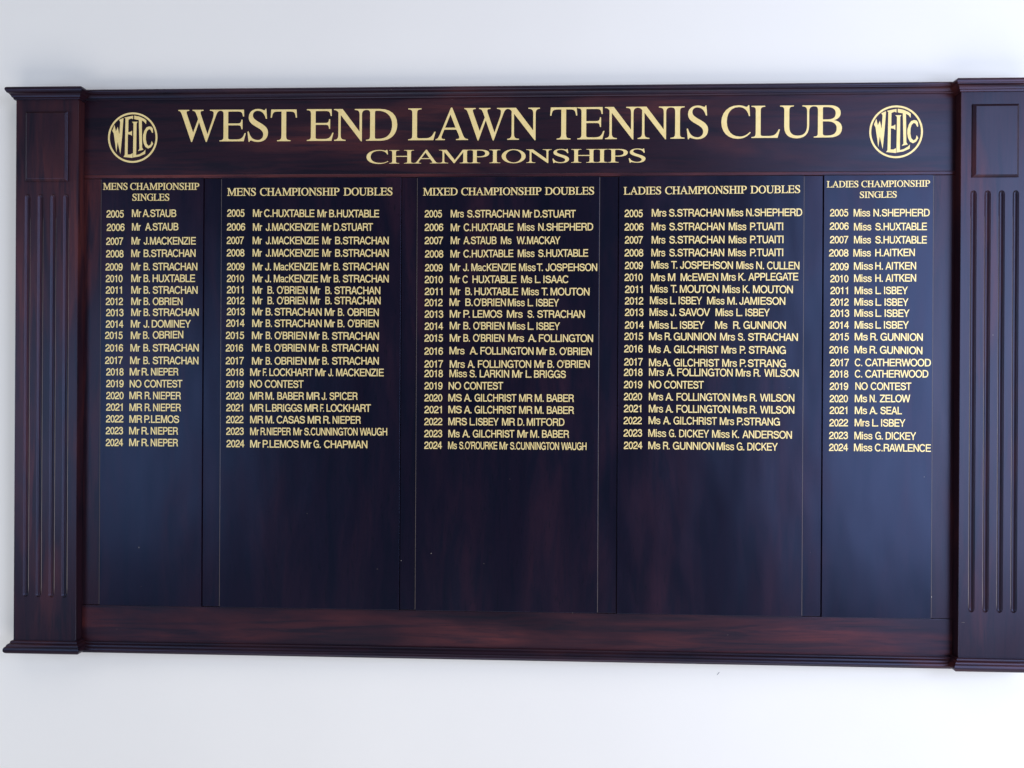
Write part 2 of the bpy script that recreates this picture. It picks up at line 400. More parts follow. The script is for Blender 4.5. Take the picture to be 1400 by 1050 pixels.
def stroke(path, w):
    """a pen stroke of even width along a path, as flat quads"""
    pts = parse(path); P = [Vector(pts[0][0])]
    for (p, _, h1), (q, h2, _) in zip(pts, pts[1:]):
        p, q = Vector(p), Vector(q)
        if h1 is None: P.append(q); continue
        h1, h2 = Vector(h1), Vector(h2)
        for k in range(1, 9):
            t = k / 8.0; u = 1 - t
            P.append(u**3 * p + 3 * u * u * t * h1 + 3 * u * t * t * h2 + t**3 * q)
    vs, fs = [], []
    n = len(P)
    for i, p in enumerate(P):
        d0 = (P[i] - P[i - 1]).normalized() if i else None
        d1 = (P[i + 1] - P[i]).normalized() if i < n - 1 else None
        d = ((d0 or d1) + (d1 or d0)).normalized()
        k = 1.0 / max(0.5, d.dot(d0 or d1))
        nrm = Vector((-d.y, d.x)) * (w / 2 * k)
        vs += [tuple(p + nrm), tuple(p - nrm)]
        if i: fs.append((2 * i - 2, 2 * i - 1, 2 * i + 1, 2 * i))
    return vs, fs

def arc(cx, cy, rx, ry, a0, a1):
    n = 5; out = ''
    for k in range(n):
        t0 = math.radians(a0 + (a1 - a0) * k / n); t1 = math.radians(a0 + (a1 - a0) * (k + 1) / n)
        h = 4 / 3 * math.tan((t1 - t0) / 4)
        p0 = (cx + rx * math.cos(t0), cy + ry * math.sin(t0)); p1 = (cx + rx * math.cos(t1), cy + ry * math.sin(t1))
        c0 = (p0[0] - h * rx * math.sin(t0), p0[1] + h * ry * math.cos(t0)); c1 = (p1[0] + h * rx * math.sin(t1), p1[1] - h * ry * math.cos(t1))
        if k == 0: out = f'M{p0[0]} {p0[1]}'
        out += f' C{c0[0]} {c0[1]} {c1[0]} {c1[1]} {p1[0]} {p1[1]}'
    return out

def pg(t):
    q = t.split()
    return 'M' + ' L'.join(v.replace(',', ' ') for v in q)

def turn(t):                                     # half turn of a numeral
    out = []
    for k, v in enumerate(t.replace('M', 'M ').replace('L', 'L ').replace('C', 'C ').split()):
        out.append(v)
    r = ''; x = True
    for v in out:
        if v in 'MLC': r += ' ' + v; x = True
        else:
            r += ' ' + str((556 if x else 686) - float(v)); x = not x
    return r.strip()

W_ = 114
SIX_ARM = 'M468 520 C455 615 395 655 300 655 C155 655 88 520 86 250'
# glyph: advance, pieces; a piece is a list of filled outlines, or (path, pen width)
SANS = {
 'A': (667, [[pg('14,0 278,718 390,718 654,0 542,0 478,190 188,190 125,0'), pg('216,278 450,278 334,610')]]),
 'B': (667, [['M75 0 L370 0 C530 0 628 75 628 205 C628 300 580 360 490 385 C555 412 592 465 592 540 C592 655 505 718 360 718 L75 718',
              'M177 415 L340 415 C440 415 490 450 490 522 C490 595 440 630 340 630 L177 630', 'M177 88 L370 88 C470 88 524 130 524 207 C524 285 470 327 365 327 L177 327']]),
 'C': (722, [(arc(378, 359, 292, 328, 35, 325), W_)]),
 'D': (722, [['M80 0 L330 0 C560 0 680 135 680 365 C680 590 560 718 340 718 L80 718', 'M182 90 L320 90 C500 90 577 185 577 362 C577 535 500 628 325 628 L182 628']]),
 'E': (667, [[pg('80,0 620,0 620,88 182,88 182,322 580,322 580,410 182,410 182,630 610,630 610,718 80,718')]]),
 'F': (611, [[pg('80,0 182,0 182,312 530,312 530,400 182,400 182,630 580,630 580,718 80,718')]]),
 'G': (778, [(arc(390, 359, 296, 328, 38, 318), W_), [pg('405,290 610,290 610,95 640,8 708,8 708,378 405,378')]]),
 'H': (722, [[pg('75,0 177,0 177,325 545,325 545,0 647,0 647,718 545,718 545,415 177,415 177,718 75,718')]]),
 'I': (278, [[pg('88,0 190,0 190,718 88,718')]]),
 'J': (500, [('M375 718 L375 210 C375 90 330 33 225 33 C120 33 72 90 70 215', W_)]),
 'K': (667, [[pg('75,0 177,0 177,240 275,340 525,0 655,0 345,410 645,718 505,718 177,372 177,718 75,718')]]),
 'L': (556, [[pg('75,0 540,0 540,90 177,90 177,718 75,718')]]),
 'M': (833, [[pg('72,0 170,0 170,590 365,0 465,0 662,590 662,0 760,0 760,718 615,718 417,130 217,718 72,718')]]),
 'N': (722, [[pg('75,0 173,0 173,560 540,0 647,0 647,718 549,718 549,160 182,718 75,718')]]),
 'O': (778, [[ell(389, 359, 352, 378), ell(389, 359, 249, 286)]]),
 'P': (667, [['M80 0 L182 0 L182 290 L390 290 C540 290 625 370 625 505 C625 640 540 718 390 718 L80 718', 'M182 380 L370 380 C470 380 520 425 520 505 C520 585 470 628 370 628 L182 628']]),
 'R': (722, [['M80 0 L182 0 L182 310 L385 310 C490 310 525 275 530 180 C534 90 538 40 562 0 L680 0 L680 22 C645 45 640 70 637 160 C633 275 600 325 520 350 C610 385 650 445 650 530 C650 650 560 718 420 718 L80 718',
              'M182 400 L400 400 C495 400 545 440 545 515 C545 590 495 628 400 628 L182 628']]),
 'S': (667, [('M562 500 C555 605 470 660 335 660 C200 660 115 610 115 530 C115 440 200 412 330 383 C470 352 575 322 575 205 C575 100 480 40 340 40 C180 40 95 115 90 238', W_)]),
 'T': (611, [[pg('20,718 591,718 591,628 357,628 357,0 254,0 254,628 20,628')]]),
 'U': (722, [('M126 718 L126 270 C126 115 205 33 361 33 C517 33 596 115 596 270 L596 718', W_)]),
 'V': (667, [[pg('15,718 125,718 333,115 541,718 652,718 390,0 276,0')]]),
 'W': (944, [[pg('15,718 122,718 258,140 412,718 530,718 686,140 822,718 929,718 745,0 630,0 471,590 312,0 198,0')]]),
 'X': (667, [[pg('15,0 135,0 333,290 528,0 652,0 398,370 635,718 515,718 337,450 160,718 36,718 272,368')]]),
 'Y': (667, [[pg('10,718 130,718 334,375 538,718 657,718 385,285 385,0 282,0 282,285')]]),
 'Z': (611, [[pg('25,0 588,0 588,90 150,90 580,635 580,718 50,718 50,628 455,628 25,88')]]),
 '0': (556, [[ell(278, 343, 243, 362), ell(278, 343, 141, 274)]]),
 '1': (556, [['M250 0 L352 0 L352 703 L280 703 C262 605 205 580 95 576 L95 500 L250 500']]),
 '2': (556, [('M88 460 C92 590 165 655 285 655 C400 655 462 590 462 500 C462 400 390 345 290 282 C160 200 85 160 78 60', W_), [pg('25,0 512,0 512,90 25,90')]]),
 '3': (556, [('M92 490 C98 600 165 655 270 655 C380 655 440 600 440 525 C440 430 370 385 220 382', W_), ('M220 375 C380 378 465 320 465 210 C465 100 390 32 270 32 C150 32 80 95 78 210', W_)]),
 '4': (556, [[pg('325,0 425,0 425,165 525,165 525,250 425,250 425,703 340,703 25,265 25,165 325,165'), pg('325,250 325,540 120,250')]]),
 '5': (556, [('M480 659 L172 659 L132 345', 92), ('M110 355 C155 420 205 440 270 440 C390 440 462 360 462 240 C462 110 385 32 265 32 C155 32 85 90 78 195', W_)]),
 '6': (556, [[ell(282, 224, 240, 240), ell(282, 222, 140, 152)], (SIX_ARM, W_)]),
 '7': (556, [['M25 703 L525 703 L525 620 C380 450 290 240 265 0 L155 0 C185 230 280 450 425 612 L25 612']]),
 '8': (556, [[ell(278, 520, 215, 186), ell(278, 520, 115, 102)], [ell(278, 196, 245, 214), ell(278, 196, 143, 126)]]),
 '9': (556, [[turn(ell(282, 224, 240, 240)), turn(ell(282, 222, 140, 152))], (turn(SIX_ARM), W_)]),
 'a': (556, [('M75 370 C85 455 150 490 255 490 C360 490 410 450 410 370 L410 110 C410 60 430 38 505 48', 88), ('M410 300 C380 270 200 280 130 235 C70 200 80 42 220 40 C330 38 410 100 410 180', 88)]),
 'c': (500, [(arc(262, 262, 205, 233, 38, 322), 90)]),
 'i': (222, [[pg('66,0 158,0 158,523 66,523')], [pg('66,618 158,618 158,718 66,718')]]),
 'r': (333, [[pg('72,0 164,0 164,523 72,523')], ('M112 240 C125 420 190 488 328 474', 90)]),
 's': (500, [('M418 365 C405 455 345 490 250 490 C150 490 92 450 92 390 C92 320 160 305 250 285 C350 262 422 235 422 150 C422 70 350 33 250 33 C140 33 72 80 68 175', 90)]),
 '.': (278, [[pg('87,0 193,0 193,106 87,106')]]),
 "'": (191, [[pg('55,718 140,718 125,470 72,470')]]),
}
KERN = {'TA': -70, 'AT': -70, 'AV': -60, 'VO': -30, 'AY': -60, 'AW': -50, 'WA': -50, 'LT': -60, 'TO': -20, 'P.': -110, 'F.': -110, 'T.': -100, 'L.': -20, 'RT': -20, 'AC': -20, 'A.': -40, 'J.': -40, 'LO': -20, 'R.': -30}
_sans, _tokens = {}, {}
def sans_glyph(ch):
    if ch not in _sans:
        out = []
        for pc in SANS[ch][1]:
            out.append(stroke(*pc) if isinstance(pc, tuple) else flat_data(curve_mesh([parse(c) for c in pc], 4, 7.0)))
        _sans[ch] = out
    return _sans[ch]

TH = 0.00035                                     # thickness of the gold letters
def add_flat(bm, verts, faces, place, y):
    """a flat glyph made solid: front skin at y, thin sides back to the surface"""
    fr = [bm.verts.new((*place(*v), 0)) for v in verts]
    for v in fr:
        v.co = Vector((v.co.x, y, v.co.y))
    fs = []
    for f in faces:
        try: fs.append(bm.faces.new([fr[i] for i in f]))
        except ValueError: pass
    bd = {}
    for f in faces:
        for a, b in zip(f, f[1:] + f[:1]):
            if (b, a) in bd: del bd[(b, a)]
            else: bd[(a, b)] = 1
    bk = {}
    for a, b in bd:
        for i in (a, b):
            if i not in bk:
                c = fr[i].co; bk[i] = bm.verts.new((c.x, y + TH + 0.0004, c.z))
        try: bm.faces.new((fr[b], fr[a], bk[a], bk[b]))
        except ValueError: pass

def finish_text(name, bm, parent, mat=None):
    me = bpy.data.meshes.new(name)
    for f in bm.faces: f.normal_update()
    # every front face looks towards the viewer (-y)
    flip = [f for f in bm.faces if f.normal.y > 0.5]
    if flip: bmesh.ops.reverse_faces(bm, faces=flip)
    bm.to_mesh(me); bm.free()
    return link_mesh(name, me, mat or GOLD, parent)

def put_sans(bm, w, y, track=0.93):
    text, x0, x1, zl, zr, cap = w
    pen = 0.0; items = []
    for i, ch in enumerate(text):
        for k, g in enumerate(sans_glyph(ch)): items.append((g, pen, k + 2 * (i % 2)))
        pen += SANS[ch][0] * track + KERN.get(text[i:i + 2], 0)
    ax = min(v[0] + p for g, p, k in items for v in g[0]); bx = max(v[0] + p for g, p, k in items for v in g[0])
    sx = (x1 - x0) / (bx - ax); sz = cap / 718.0
    for g, p, k in items:
        def place(u, v):
            t = (u + p - ax) / (bx - ax)
            return ((x0 + (u + p - ax) * sx) / 1000, (zl + (zr - zl) * t + v * sz) / 1000)
        add_flat(bm, g[0], g[1], place, y - 0.00002 * k)

def put_serif(bm, w, y, track=1.0, bold=0.0):
    text, x0, x1, zl, zr, cap = w
    pen = 0.0; items = []
    for i, ch in enumerate(text):
        items.append((serif_glyph(ch, bold), pen))
        pen += SERIF[ch][0] * track - (70 if text[i:i + 2] in ('LA', 'AW', 'WE') and text[i:i + 2] == 'AW' else 0)
    ax = min(v[0] + p for g, p in items for v in g[0]); bx = max(v[0] + p for g, p in items for v in g[0])
    sx = (x1 - x0) / (bx - ax); sz = cap / 662.0
    for k, (g, p) in enumerate(items):
        def place(u, v):
            t = (u + p - ax) / (bx - ax)
            return ((x0 + (u + p - ax) * sx) / 1000, (zl + (zr - zl) * t + v * sz) / 1000)
        add_flat(bm, g[0], g[1], place, y - 0.00003 * (k % 2))

# ------------------------------------------------------------------ what the board says (mm on the board: word, left, right, baseline left, baseline right, cap height)
PANEL_TEXT = [
 ([('MENS', -944.1, -886.0, 470.2, 470.0, 15.5), ('CHAMPIONSHIP', -879.7, -716.7, 469.9, 469.3, 15.5), ('SINGLES', -874.6, -787.1, 444.7, 444.4, 15.5)], [
  [('2005',-935.5,-894.5,405.7,405.6,17.1),('Mr',-875.1,-853.3,406.8,406.8,17.1),('A.STAUB',-849.7,-770.4,406.8,406.6,17.1)],
  [('2006',-934.7,-892.4,374.6,374.5,17.1),('Mr',-874.9,-854.1,375.1,375.2,17.1),('A.STAUB',-843.6,-765.3,375.3,375.6,17.1)],
  [('2007',-935.8,-895.8,342.2,342.2,17.1),('Mr',-875.7,-854.6,342.8,342.8,17.1),('J.MACKENZIE',-847.0,-724.1,342.8,342.6,17.1)],
  [('2008',-936.0,-894.4,313.1,313.1,17.1),('Mr',-876.2,-854.8,313.7,313.8,17.1),('B.STRACHAN',-846.9,-724.6,313.8,314.2,17.1)],
  [('2009',-937.1,-896.5,282.6,282.6,17.1),('Mr',-876.0,-853.6,283.0,283.0,17.1),('B.',-846.7,-832.2,283.0,283.0,17.1),('STRACHAN',-825.3,-720.2,283.0,283.0,17.1)],
  [('2010',-936.3,-896.4,255.4,255.5,17.1),('Mr',-875.9,-852.5,255.8,255.8,17.1),('B.',-846.6,-832.1,255.8,255.8,17.1),('HUXTABLE',-825.2,-725.3,255.8,255.9,17.1)],
  [('2011',-936.2,-897.9,228.9,228.9,17.1),('Mr',-875.7,-852.3,228.9,228.9,17.1),('B.',-846.4,-831.9,228.9,228.9,17.1),('STRACHAN',-825.0,-719.3,228.9,228.8,17.1)],
  [('2012',-936.0,-895.4,202.3,202.4,17.1),('Mr',-875.6,-852.2,202.4,202.5,17.1),('B.',-846.3,-831.8,202.5,202.5,17.1),('OBRIEN',-824.9,-754.5,202.5,202.6,17.1)],
  [('2013',-935.2,-893.9,176.4,176.5,17.1),('Mr',-875.5,-852.1,176.9,177.0,17.1),('B.',-846.1,-831.6,177.0,177.1,17.1),('STRACHAN',-824.7,-716.4,177.1,177.5,17.1)],
  [('2014',-935.7,-894.1,149.7,149.8,17.1),('Mr',-876.3,-853.6,150.2,150.2,17.1),('J.',-846.6,-833.1,150.3,150.3,17.1),('DOMINEY',-826.9,-734.6,150.3,150.6,17.1)],
  [('2015',-937.3,-895.6,123.5,123.6,17.1),('Mr',-876.2,-852.7,123.3,123.8,17.1),('B.',-847.1,-833.0,123.9,124.2,17.1),('OBRIEN',-824.4,-752.5,124.3,125.7,17.1)],
  [('2016',-936.4,-894.5,94.3,94.5,17.1),('Mr',-877.0,-854.2,94.5,94.6,17.1),('B.',-846.3,-831.2,94.7,94.7,17.1),('STRACHAN',-824.3,-715.9,94.7,95.2,17.1)],
  [('2017',-936.9,-895.3,65.5,65.7,17.1),('Mr',-877.5,-854.1,65.4,65.4,17.1),('B.',-846.2,-831.7,65.4,65.4,17.1),('STRACHAN',-824.1,-716.4,65.5,65.5,17.1)],
  [('2018',-934.1,-892.8,38.6,38.8,17.1),('Mr',-878.3,-853.9,38.9,39.0,17.1),('R.',-850.0,-834.2,39.0,39.1,17.1),('NIEPER',-827.9,-763.5,39.2,39.5,17.1)],
  [('2019',-934.0,-892.7,11.4,11.6,17.1),('NO',-878.2,-850.5,11.1,11.2,17.1),('CONTEST',-843.6,-754.1,11.3,11.8,17.1)],
  [('2020',-933.8,-892.5,-16.4,-16.2,17.1),('MR',-878.7,-848.7,-16.1,-16.1,17.1),('R.',-842.4,-828.3,-16.1,-16.1,17.1),('NIEPER',-822.7,-757.3,-16.0,-16.0,17.1)],
  [('2021',-933.7,-894.7,-43.3,-43.1,17.1),('MR',-878.5,-848.5,-43.6,-43.6,17.1),('R.',-842.3,-828.1,-43.5,-43.5,17.1),('NIEPER',-822.5,-757.1,-43.5,-43.4,17.1)],
  [('2022',-933.9,-892.9,-70.5,-70.2,17.1),('MR',-878.4,-848.4,-70.8,-70.7,17.1),('P.LEMOS',-843.1,-761.2,-70.7,-70.5,17.1)],
  [('2023',-934.4,-893.4,-98.1,-97.7,17.1),('Mr',-878.9,-854.8,-97.9,-97.9,17.1),('R.',-849.6,-833.4,-97.9,-97.8,17.1),('NIEPER',-827.8,-763.7,-97.8,-97.7,17.1)],
  [('2024',-934.2,-893.3,-125.6,-125.2,17.1),('Mr',-878.7,-854.7,-125.1,-125.1,17.1),('R.',-849.4,-833.3,-125.0,-125.0,17.1),('NIEPER',-827.7,-763.6,-125.0,-124.8,17.1)],
 ]),
 ([('MENS', -651.1, -583.9, 455.2, 455.1, 17.4), ('CHAMPIONSHIP', -574.4, -389.2, 455.1, 454.9, 17.3), ('DOUBLES', -379.8, -266.7, 454.8, 454.7, 17.3)], [
  [('2005',-650.8,-610.3,406.9,406.8,17.0),('Mr',-590.4,-568.9,406.4,406.2,17.0),('C.HUXTABLE',-564.4,-447.1,406.2,405.4,17.0),('Mr',-440.0,-418.0,405.3,405.2,17.0),('B.HUXTABLE',-412.8,-297.0,405.1,404.3,17.0)],
  [('2006',-651.3,-608.5,375.0,374.9,17.0),('Mr',-590.3,-568.8,374.2,374.2,17.0),('J.MACKENZIE',-560.3,-437.3,374.2,373.9,17.0),('Mr',-429.5,-407.5,373.9,373.9,17.0),('D.STUART',-402.0,-311.3,373.9,373.7,17.0)],
  [('2007',-651.4,-611.6,343.8,343.7,17.0),('Mr',-590.7,-569.2,343.4,343.3,17.0),('J.MACKENZIE',-560.1,-437.1,343.3,343.0,17.0),('Mr',-428.4,-407.3,343.0,342.9,17.0),('B.STRACHAN',-398.6,-274.8,342.9,342.6,17.0)],
  [('2008',-651.3,-609.8,315.1,315.1,17.0),('Mr',-590.6,-569.1,314.8,314.7,17.0),('J.MACKENZIE',-560.0,-436.9,314.7,314.3,17.0),('Mr',-428.2,-407.2,314.3,314.3,17.0),('B.STRACHAN',-398.4,-274.6,314.2,313.9,17.0)],
  [('2009',-650.8,-609.6,283.3,283.3,17.0),('Mr',-590.4,-566.6,282.9,282.9,17.0),('J.',-561.4,-547.8,282.9,282.9,17.0),('MacKENZIE',-540.9,-438.4,282.9,282.9,17.0),('Mr',-431.6,-407.6,282.9,282.9,17.0),('B.',-401.5,-387.3,282.9,282.9,17.0),('STRACHAN',-380.5,-274.5,282.9,282.9,17.0)],
  [('2010',-650.6,-610.5,255.9,255.9,17.0),('Mr',-590.3,-566.5,255.6,255.6,17.0),('J.',-561.3,-547.6,255.6,255.5,17.0),('MacKENZIE',-540.8,-438.2,255.5,255.4,17.0),('Mr',-431.4,-407.5,255.4,255.3,17.0),('B.',-401.3,-387.1,255.3,255.3,17.0),('STRACHAN',-380.3,-274.3,255.3,255.1,17.0)],
  [('2011',-650.5,-612.0,229.8,229.9,17.0),('Mr',-590.1,-567.3,229.2,229.1,17.0),('B.',-555.3,-540.9,229.1,229.0,17.0),("O'BRIEN",-533.5,-462.4,229.0,228.7,17.0),('Mr',-455.2,-432.6,228.7,228.6,17.0),('B.',-420.6,-406.4,228.5,228.4,17.0),('STRACHAN',-399.6,-293.5,228.4,228.0,17.0)],
  [('2012',-650.3,-609.5,204.7,204.8,17.0),('Mr',-590.0,-567.2,204.8,204.8,17.0),('B.',-555.1,-540.8,204.8,204.8,17.0),("O'BRIEN",-533.3,-462.2,204.8,204.9,17.0),('Mr',-455.1,-432.4,204.9,204.9,17.0),('B.',-420.5,-406.2,204.9,204.9,17.0),('STRACHAN',-399.5,-292.7,204.9,205.0,17.0)],
  [('2013',-650.2,-608.4,179.3,179.4,17.0),('Mr',-590.8,-566.1,179.1,179.0,17.0),('B.',-559.2,-543.9,179.0,178.9,17.0),('STRACHAN',-538.7,-429.1,178.9,178.5,17.0),('Mr',-421.9,-398.0,178.5,178.4,17.0),('B.',-391.2,-377.3,178.4,178.4,17.0),('OBRIEN',-369.3,-296.7,178.4,178.1,17.0)],
  [('2014',-651.7,-608.9,152.7,152.8,17.0),('Mr',-590.7,-565.9,152.2,152.3,17.0),('B.',-559.1,-544.8,152.3,152.3,17.0),('STRACHAN',-538.6,-428.9,152.3,152.3,17.0),('Mr',-422.5,-397.9,152.3,152.3,17.0),('B.',-391.7,-376.2,152.3,152.3,17.0),("O'BRIEN",-368.5,-297.2,152.4,152.4,17.0)],
  [('2015',-652.5,-609.7,124.4,124.5,17.0),('Mr',-591.2,-565.8,124.3,124.2,17.0),('B.',-558.9,-544.6,124.2,124.2,17.0),("O'BRIEN",-538.4,-463.4,124.2,124.0,17.0),('Mr',-457.3,-433.3,124.0,123.9,17.0),('B.',-426.5,-412.3,123.9,123.9,17.0),('STRACHAN',-404.8,-296.1,123.9,123.6,17.0)],
  [('2016',-652.3,-611.9,95.4,95.6,17.0),('Mr',-591.0,-565.6,95.7,95.7,17.0),('B.',-559.4,-545.1,95.7,95.8,17.0),("O'BRIEN",-538.9,-464.9,95.8,96.0,17.0),('Mr',-457.8,-434.1,96.0,96.1,17.0),('B.',-427.0,-413.1,96.1,96.1,17.0),('STRACHAN',-405.3,-297.6,96.2,96.5,17.0)],
  [('2017',-652.2,-610.1,65.8,66.0,17.0),('Mr',-590.8,-565.4,65.4,65.5,17.0),('B.',-558.6,-544.9,65.6,65.6,17.0),('OBRIEN',-538.1,-464.1,65.7,66.0,17.0),('Mr',-457.6,-433.0,66.0,66.1,17.0),('B.',-426.8,-412.3,66.2,66.2,17.0),('STRACHAN',-404.5,-296.1,66.3,66.8,17.0)],
  [('2018',-651.1,-609.9,39.4,39.6,17.0),('Mr',-594.9,-570.2,39.4,39.4,17.0),('F.',-565.0,-556.2,39.4,39.4,17.0),('LOCKHART',-550.0,-448.4,39.5,39.7,17.0),('Mr',-442.9,-418.3,39.7,39.7,17.0),('J.',-413.1,-401.5,39.7,39.7,17.0),('MACKENZIE',-394.7,-284.4,39.8,40.0,17.0)],
  [('2019',-650.9,-609.8,12.0,12.3,17.0),('NO',-594.8,-566.8,12.4,12.4,17.0),('CONTEST',-560.6,-470.3,12.4,12.4,17.0)],
  [('2020',-650.8,-609.6,-15.3,-15.1,17.0),('MR',-594.6,-563.4,-15.3,-15.2,17.0),('M.',-558.8,-539.0,-15.2,-15.1,17.0),('BABER',-531.2,-469.1,-15.1,-14.8,17.0),('MR',-463.0,-432.5,-14.8,-14.7,17.0),('J.',-428.0,-416.4,-14.7,-14.6,17.0),('SPICER',-409.6,-344.7,-14.6,-14.4,17.0)],
  [('2021',-650.6,-611.1,-42.7,-42.4,17.0),('MR',-594.5,-563.2,-43.0,-42.8,17.0),('L.BRIGGS',-558.0,-473.2,-42.8,-42.4,17.0),('MR',-467.1,-435.9,-42.4,-42.2,17.0),('F.',-431.1,-422.7,-42.2,-42.2,17.0),('LOCKHART',-416.5,-313.9,-42.1,-41.7,17.0)],
  [('2022',-650.5,-610.3,-70.1,-69.8,17.0),('MR',-594.3,-563.7,-70.0,-69.9,17.0),('M.',-558.5,-538.7,-69.8,-69.8,17.0),('CASAS',-532.5,-466.6,-69.7,-69.5,17.0),('MR',-460.1,-429.3,-69.5,-69.4,17.0),('R.',-423.8,-408.0,-69.3,-69.3,17.0),('NIEPER',-402.2,-336.9,-69.3,-69.0,17.0)],
  [('2023',-650.3,-609.2,-97.1,-96.8,17.0),('Mr',-594.2,-573.7,-97.3,-97.2,17.0),('R.NIEPER',-569.7,-499.5,-97.2,-96.8,17.0),('Mr',-493.4,-472.9,-96.8,-96.7,17.0),('S.CUNNINGTON',-468.0,-344.2,-96.7,-96.1,17.0),('WAUGH',-339.0,-275.9,-96.0,-95.7,17.0)],
  [('2024',-649.5,-607.7,-125.7,-125.4,17.0),('Mr',-594.0,-569.9,-125.9,-125.9,17.0),('P.LEMOS',-564.7,-480.9,-125.8,-125.6,17.0),('Mr',-475.3,-450.7,-125.6,-125.5,17.0),('G.',-446.2,-429.7,-125.5,-125.5,17.0),('CHAPMAN',-421.9,-321.5,-125.4,-125.2,17.0)],
 ]),
 ([('MIXED', -196.3, -116.9, 454.1, 454.3, 16.9), ('CHAMPIONSHIP', -108.6, 74.5, 454.3, 454.6, 16.8), ('DOUBLES', 82.4, 193.9, 454.6, 454.9, 16.8)], [
  [('2005',-192.2,-152.5,404.0,403.9,16.8),('Mrs',-132.3,-102.3,403.9,403.8,16.8),('S.STRACHAN',-94.6,25.0,403.7,403.3,16.8),('Mr',32.0,53.6,403.3,403.2,16.8),('D.STUART',58.6,152.6,403.2,402.8,16.8)],
  [('2006',-192.0,-149.4,373.1,373.0,16.8),('Mr',-132.2,-110.8,372.4,372.4,16.8),('C.HUXTABLE',-102.5,10.9,372.5,372.8,16.8),('Miss',21.1,59.1,372.8,372.9,16.8),('N.SHEPHERD',67.7,192.2,372.9,373.3,16.8)],
  [('2007',-191.8,-149.9,342.8,342.8,16.9),('Mr',-132.0,-110.6,342.8,342.8,16.9),('A.STAUB',-102.9,-27.1,342.8,342.7,16.9),('Ms',-17.2,6.9,342.7,342.7,16.9),('W.MACKAY',18.7,118.2,342.7,342.7,16.9)],
  [('2008',-191.0,-148.8,312.2,312.2,16.8),('Mr',-132.5,-110.4,312.2,312.3,16.8),('C.HUXTABLE',-102.8,11.2,312.3,313.0,16.8),('Miss',21.4,59.5,313.0,313.2,16.8),('S.HUXTABLE',68.0,181.2,313.3,313.9,16.8)],
  [('2009',-190.8,-150.2,280.7,280.7,16.8),('Mr',-132.9,-109.6,281.3,281.3,16.8),('J.',-103.5,-90.5,281.3,281.3,16.8),('MacKENZIE',-84.4,17.1,281.3,281.3,16.8),('Miss',24.4,62.2,281.3,281.3,16.8),('T.',65.0,78.6,281.3,281.3,16.8),('JOSPEHSON',85.0,201.8,281.3,281.3,16.8)],
  [('2010',-191.3,-149.4,253.6,253.6,16.8),('Mr',-132.8,-110.1,253.9,253.9,16.8),('C',-104.4,-92.5,253.9,253.9,16.8),('HUXTABLE',-81.7,18.5,254.0,254.0,16.8),('Ms',29.6,54.4,254.0,254.0,16.8),('L.',61.0,73.4,254.0,254.0,16.8),('ISAAC',80.1,136.7,254.0,254.1,16.8)],
  [('2011',-191.2,-150.2,226.5,226.5,16.8),('Mr',-132.6,-109.3,226.5,226.5,16.8),('B.',-97.8,-83.1,226.5,226.4,16.8),('HUXTABLE',-77.1,22.8,226.4,226.2,16.8),('Miss',31.1,69.8,226.2,226.2,16.8),('T.',75.8,90.3,226.2,226.1,16.8),('MOUTON',96.4,184.8,226.1,225.9,16.8)],
  [('2012',-191.1,-150.1,201.0,201.0,16.8),('Mr',-134.1,-109.8,201.7,201.6,16.8),('B.',-97.7,-81.1,201.6,201.5,16.8),("O'BRIEN",-78.2,-5.0,201.5,201.3,16.8),('Miss',-0.6,37.9,201.2,201.1,16.8),('L.',44.8,56.9,201.1,201.0,16.8),('ISBEY',63.9,115.8,201.0,200.8,16.8)],
  [('2013',-190.9,-148.3,174.5,174.6,16.8),('Mr',-133.3,-108.1,175.0,175.0,16.8),('P.',-102.0,-87.3,175.0,175.0,16.8),('LEMOS',-80.6,-13.4,175.0,175.0,16.8),('Mrs',-2.6,33.3,175.0,175.0,16.8),('S.',44.4,58.9,175.0,175.0,16.8),('STRACHAN',66.5,174.4,175.0,175.0,16.8)],
  [('2014',-190.8,-148.5,146.9,147.1,16.8),('Mr',-133.2,-108.9,148.1,148.0,16.8),('B.',-101.9,-86.5,148.0,147.9,16.8),("O'BRIEN",-79.5,-7.9,147.9,147.8,16.8),('Miss',-0.3,39.1,147.8,147.7,16.8),('L.',45.1,58.1,147.7,147.6,16.8),('ISBEY',65.1,118.3,147.6,147.5,16.8)],
  [('2015',-191.2,-148.7,119.8,120.0,16.8),('Mr',-133.0,-107.8,120.0,120.0,16.8),('B.',-101.7,-87.0,120.0,120.1,16.8),("O'BRIEN",-79.7,-8.4,120.1,120.1,16.8),('Mrs',0.8,36.7,120.1,120.1,16.8),('A.',45.9,64.6,120.1,120.1,16.8),('FOLLINGTON',70.6,193.3,120.1,120.2,16.8)],
  [('2016',-191.1,-148.5,89.9,90.0,16.8),('Mrs',-133.5,-99.0,91.1,91.0,16.8),('A.',-87.2,-69.3,91.0,90.9,16.8),('FOLLINGTON',-62.6,58.5,90.9,90.7,16.8),('Mr',65.1,89.5,90.7,90.6,16.8),('B.',95.5,110.7,90.6,90.6,16.8),("O'BRIEN",117.7,190.3,90.6,90.5,16.8)],
  [('2017',-190.9,-148.3,60.5,60.7,16.8),('Mrs',-132.7,-98.2,60.2,60.3,16.8),('A.',-91.8,-75.5,60.4,60.4,16.8),('FOLLINGTON',-68.2,53.2,60.5,61.0,16.8),('Mr',60.5,84.6,61.1,61.2,16.8),('B.',90.6,105.2,61.2,61.3,16.8),("O'BRIEN",112.1,185.7,61.3,61.7,16.8)],
